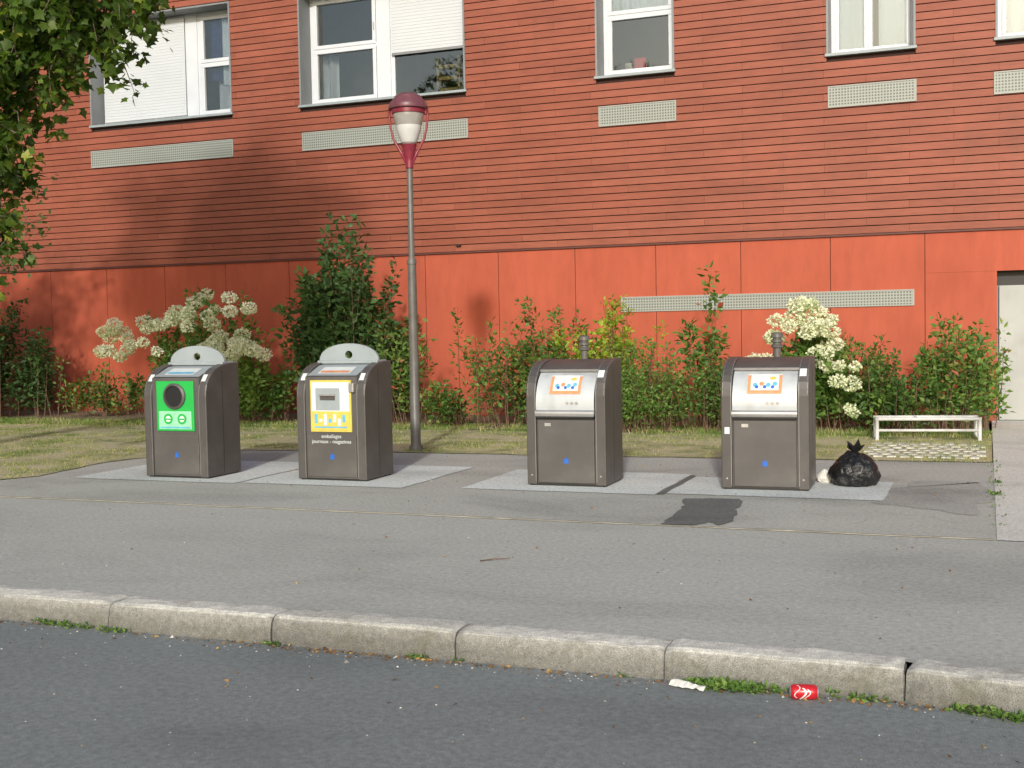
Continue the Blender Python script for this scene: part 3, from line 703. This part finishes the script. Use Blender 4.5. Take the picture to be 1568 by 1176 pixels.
shrub('shrub_hedge',(-7.2,-4.9),(16.5,18.0),prof([(-7.7,1.1),(-7.3,1.75),(-6.9,1.2),(-6.4,1.75),(-6.1,1.7),(-5.7,1.5),(-5.2,1.4),(-4.9,1.1)]),230,44,.082,M['hedge'],.14,sig=.22)
shrub('bright_shrub',(-5.5,-4.85),(16.7,17.3),prof([(-5.5,1.5),(-5.1,1.9),(-4.7,1.45)]),75,52,.08,M['bright'],.12)
shrub('low_shrub',(-4.9,-3.4),(16.1,17.3),prof([(-5,1.0),(-4.3,1.22),(-3.8,1.1),(-3.4,1.0),(-3.1,.8)]),215,56,.055,M['light'],.15,sig=.22)
shrub('sapling',(-3.8,-3.68),(17.1,17.2),prof([(-4,2.1),(-3.6,2.15)]),15,44,.11,M['hedge'],.10,lowfrac=.45,spread=.12,sig=.08)
shrub('low_shrub',(-3.4,-2.7),(16.6,17.4),prof([(-3.4,.85),(-2.6,.95)]),46,40,.07,M['dark'],.16)
h=shrub('hydrangea_bush',(-2.75,-1.75),(16.7,17.5),prof([(-3,1.0),(-2.6,1.5),(-2.2,1.7),(-1.8,1.25),(-1.5,1.0)]),95,52,.10,M['light'],.10)
hd=[]
for i in range(36):
    x=random.uniform(-2.75,-1.6); z=prof([(-2.9,1.1),(-2.6,1.6),(-2.2,1.80),(-1.9,1.5),(-1.6,.95)])(x)-random.random()**1.2*.75
    hd.append((x,16.50-random.uniform(0,.3),z,random.uniform(.07,.12)))
flowers(h,hd+[(-3.1,17.,.95,.09),(-3.0,16.8,1.0,.08),(-2.95,16.8,.85,.07)])
shrub('shrub_hedge',(-1.9,-.5),(16.5,18.0),prof([(-1.9,1.1),(-1.5,1.2),(-1.1,1.0),(-.8,1.1),(-.4,1.3)]),150,46,.075,M['hedge'],.16,sig=.22)
shrub('tall_shrub',(-.65,-.12),(16.7,17.8),prof([(-.8,1.3),(-.45,1.7),(-.3,1.75),(0,1.5),(.1,1.3)]),80,50,.088,M['light'],.10)
shrub('dark_shrub',(-19,-15.9),(16.3,18.0),prof([(-19,2.2),(-17,2.1),(-16.2,1.9),(-15.8,1.4)]),330,66,.10,M['dark'],.14)
shrub('low_shrub',(-16.1,-14.4),(17.2,18.2),prof([(-16,1.1),(-15,.8),(-14.2,.9)]),55,40,.08,M['hedge'],.15)
# ---- grass
def in_lawn(x,y):
    if y>13.12+.02*(x+6): return True
    if x<-9.5 and y>9.5: return True
    return False
P=[];D=[];S=[];Rn=[]
n=0
while n<85000:
    x=random.uniform(-22,.05); y=9.5+random.random()**.9*7.4
    if not in_lawn(x,y): continue
    if x<-y*1.08-1: continue
    n+=1
    f=noise.noise(Vector((x*1.1,y*1.1,0)))*.6+noise.noise(Vector((x*3.6,y*3.6,5)))*.6+(-.16 if y>15.9 else .14)
    if f>random.uniform(-.12,.28): continue
    P.append((x,y,.008)); D.append((random.gauss(0,.5),random.gauss(0,.5),1)); S.append(random.uniform(.02,.045)*(1.7 if y>15.9 else 1)); Rn.append(.62+f*.9+random.gauss(0,.18))
tb=(np.array([(-.10,0,0),(.10,0,0),(0,1,.15)]),[(0,1,2)])
leaves('grass',P,D,S,Rn,tb,M['grass'])
def weeds(name,spots,mat=None):
    P=[];D=[];S=[];Rn=[]
    for (x,y,z,r,n,s) in spots:
        for i in range(n):
            a=random.uniform(0,6.28); q=r*math.sqrt(random.random())
            P.append((x+q*math.cos(a)*1.6,y+q*math.sin(a)*.45,z+random.random()*s*.8)); D.append((random.gauss(0,.8),random.gauss(-.2,.7),random.uniform(.0,1))); S.append(random.uniform(.5,1.2)*s); Rn.append(random.gauss(.5,.25))
    return leaves(name,P,D,S,Rn,T_LEAF,mat or M['light'])
weeds('kerb_weeds',[(-1.07,5.27,-.13,.11,330,.035),(-1.2,5.29,-.13,.05,80,.03),(-.90,5.29,-.13,.05,60,.028),(-.02,5.26,-.13,.08,150,.035),(.14,5.20,-.13,.07,100,.035),(-.48,5.29,-.13,.06,50,.03),(-.62,5.31,-.13,.02,12,.03),
  (-4.75,5.3,-.13,.09,90,.03),(-4.45,5.28,-.13,.06,50,.028),(-4.95,5.31,-.13,.05,40,.03),(-3.45,5.3,-.13,.04,40,.025),(-2.62,5.30,-.13,.04,40,.025),(-2.4,5.31,-.13,.02,12,.02),(-1.55,5.31,-.13,.03,15,.02)])
weeds('path_edge_weeds',[(.07,9.3+i*.45+random.uniform(-.1,.1),.0,.04,9,.028) for i in range(10)]+[(.07,10.9,0,.04,40,.035),(.06,11.7,0,.04,30,.035)],M['light'])
P=[];D=[];S=[];Rn=[]
for i in range(620):
    if i<420: x=random.choice([random.uniform(-5.6,.4),random.gauss(-2.9,.5),random.gauss(-.6,.4)]); y=5.31-abs(random.gauss(0,.04)); z=-.126
    elif i<480: x=random.uniform(-5,.5); y=random.uniform(4.6,5.3); z=-.126
    else: x=random.uniform(-9,.0); y=random.uniform(5.6,12.8); z=.006
    P.append((x,y,z)); D.append((random.gauss(0,1),random.gauss(0,1),.12)); S.append(random.uniform(.012,.03)); Rn.append(random.random())
leaves('dead_leaves',P,D,S,Rn,T_LEAF,M['deadleaf'])
T_PEB=(np.array([(-.5,-.4,0),(.5,-.5,0),(.45,.5,0),(-.4,.5,0),(0,0,.5)]),[(0,1,4),(1,2,4),(2,3,4),(3,0,4)])
def pebbles():
    n=560; V=[];Fc=[];r=[]
    for i in range(n):
        if i<180: x=random.uniform(-5.6,.4); y=5.3-abs(random.gauss(0,.06)); z=-.13
        elif i<280: x=random.uniform(-5,.5); y=random.uniform(3.6,5.2); z=-.13
        else: x=random.uniform(-9,.0); y=random.uniform(5.6,12.8); z=.0
        s=random.uniform(.004,.012); o=len(V); a=random.random()*3
        if i%50==7: s=.024
        for (px,py,pz) in T_PEB[0]:
            V.append((x+s*(px*math.cos(a)-py*math.sin(a)),y+s*(px*math.sin(a)+py*math.cos(a)),z+s*pz))
        Fc+=[tuple(o+k for k in q) for q in T_PEB[1]]; r+= [random.random()]*5
    ob=mesh_obj('pebbles',V,Fc,M['pebble']); at=ob.data.attributes.new('rnd','FLOAT','POINT'); at.data.foreach_set('value',np.array(r,dtype=np.float32))
pebbles()
tubes('fallen_twig',[([(-3.02,7.05,.008),(-2.95,7.10,.014),(-2.86,7.18,.01)],[.004,.004,.002])],M['twig'],seg=5)
# ------------------------------------------------------------------ tree on the left
def tree():
    e=empty('maple_tree',(-12.2,9.9,0)); ox,oy=-12.2,9.9
    br=[]; P=[];D=[];S=[];Rn=[]
    trunk=[Vector((0,0,0)),Vector((.05,0,1.2)),Vector((.15,-.05,2.4)),Vector((.35,-.1,3.6)),Vector((.7,-.2,5.0)),Vector((1.1,-.3,6.6)),Vector((1.4,-.4,8.2))]
    br.append((trunk,[.19,.16,.145,.125,.10,.07,.03]))
    targets=[]
    while len(targets)<46:
        v=Vector((random.uniform(-1,1),random.uniform(-1,1),random.uniform(-1,1)))
        if .3<v.length<1: targets.append((Vector((1.75+v.x*2.9,-.4+v.y*2.2,7.3+v.z*1.85)),1.0))
    for t in [(-7.0,9.5,4.65),(-7.15,9.3,4.9),(-7.45,9.5,4.85),(-7.9,9.3,4.95),(-8.1,9.6,4.75),(-8.5,9.5,4.6),(-8.8,9.4,4.25),(-8.75,9.6,3.9),(-8.9,9.4,3.5),(-9.05,9.6,3.1),(-9.15,9.5,2.7),(-9.2,9.5,2.35),(-8.2,9.9,5.3),(-9.2,9.0,4.5),(-9.3,9.5,3.6),(-9.1,9.5,4.9),(-8.7,9.2,5.2),(-7.5,9.2,5.2)]:
        targets.append((Vector((t[0]-ox,t[1]-oy,t[2])),.5))
    for T,sc_ in targets:
        s=min(.92,max(.3,(T.z-1.6)/8.2)); k=s*(len(trunk)-1); i=int(k); a=trunk[i].lerp(trunk[min(i+1,len(trunk)-1)],k-i)
        mid=(a+T)/2+Vector((0,0,.5)); pts=[a*(1-t)**2+mid*2*t*(1-t)+T*t*t for t in [j/7 for j in range(8)]]
        br.append((pts,[.055,.048,.04,.032,.026,.02,.014,.008] if sc_==1 else [.03,.027,.024,.02,.016,.012,.009,.005]))
        for q in range(14 if sc_==1 else 12):
            t=random.uniform(.35 if sc_==1 else .6,1); c0=a*(1-t)**2+mid*2*t*(1-t)+T*t*t
            d=Vector((random.gauss(0,1),random.gauss(0,1),random.gauss(-.1,.5))).normalized(); L=random.uniform(.5,1.15)*sc_
            c1=c0+d*L*.6+Vector((0,0,.05)); c2=c0+d*L-Vector((0,0,random.uniform(.1,.45)))
            br.append(([c0,c1,c2],[.010,.006,.003])); sh=random.gauss(0,.1)
            for l in range(40):
                u=random.random()**.7; p=c0*(1-u)**2+c1*2*u*(1-u)+c2*u*u
                dd=Vector((random.gauss(0,1),random.gauss(0,1),random.gauss(-.45,.6))).normalized()
                p=p+dd*random.uniform(.02,.16); P.append(tuple(p)); D.append(tuple(dd)); S.append(random.uniform(.06,.125)); Rn.append(random.gauss(.45,.2)+sh)
    tubes('trunk_and_limbs',br,M['bark'],e,seg=6); leaves('foliage',P,D,S,Rn,T_MAPLE,M['tree'],e)
tree()
def tree2():
    e=empty('small_dark_tree',(-17.6,15.6,0)); br=[([Vector((0,0,0)),Vector((.1,0,1.5)),Vector((.1,0,3)),Vector((.2,0,4.2))],[.09,.08,.05,.02])]
    P=[];D=[];S=[];Rn=[]
    for k in range(48):
        T=Vector((random.uniform(-1.3,2.8),random.uniform(-.9,.9),random.uniform(2.1,4.2))); a=Vector((.1,0,random.uniform(1.4,3.2)))
        br.append(([a,(a+T)/2+Vector((0,0,.2)),T],[.025,.015,.006])); sh=random.gauss(0,.12)
        for i in range(130):
            u=random.uniform(.4,1); p=a.lerp(T,u)+Vector((random.gauss(0,.16),random.gauss(0,.16),random.gauss(0,.16)))
            P.append(tuple(p)); D.append((random.gauss(0,1),random.gauss(0,1),random.gauss(-.6,.6))); S.append(random.uniform(.07,.14)); Rn.append(random.gauss(.4,.2)+sh)
    tubes('trunk_and_limbs',br,M['bark'],e,seg=6); leaves('foliage',P,D,S,Rn,T_LEAF,M['dark'],e)
tree2()
# unseen trees added beyond the road to give the windows dark green reflections
def row():
    e=empty('reflection_tree_row',(-30,-32,0)); br=[];P=[];D=[];S=[];Rn=[]
    for k in range(7):
        cx=-16+k*5.2+random.uniform(-1,1); cy=random.uniform(-2,2); hh=random.uniform(14,17.5)
        br.append(([Vector((cx,cy,0)),Vector((cx+.2,cy,hh*.4)),Vector((cx,cy,hh*.85))],[.35,.25,.08]))
        for i in range(1300):
            d=Vector((random.gauss(0,1),random.gauss(0,1),random.gauss(0,1))).normalized()*random.uniform(.55,1)
            q=Vector((cx+d.x*3.1,cy+d.y*3,hh*.6+d.z*hh*.4)); P.append(tuple(q)); D.append(tuple(d)); S.append(random.uniform(.4,.8)); Rn.append(random.random())
    tubes('trunks',br,M['bark'],e,seg=6); leaves('foliage',P,D,S,Rn,T_LEAF,M['dark'],e)
row()
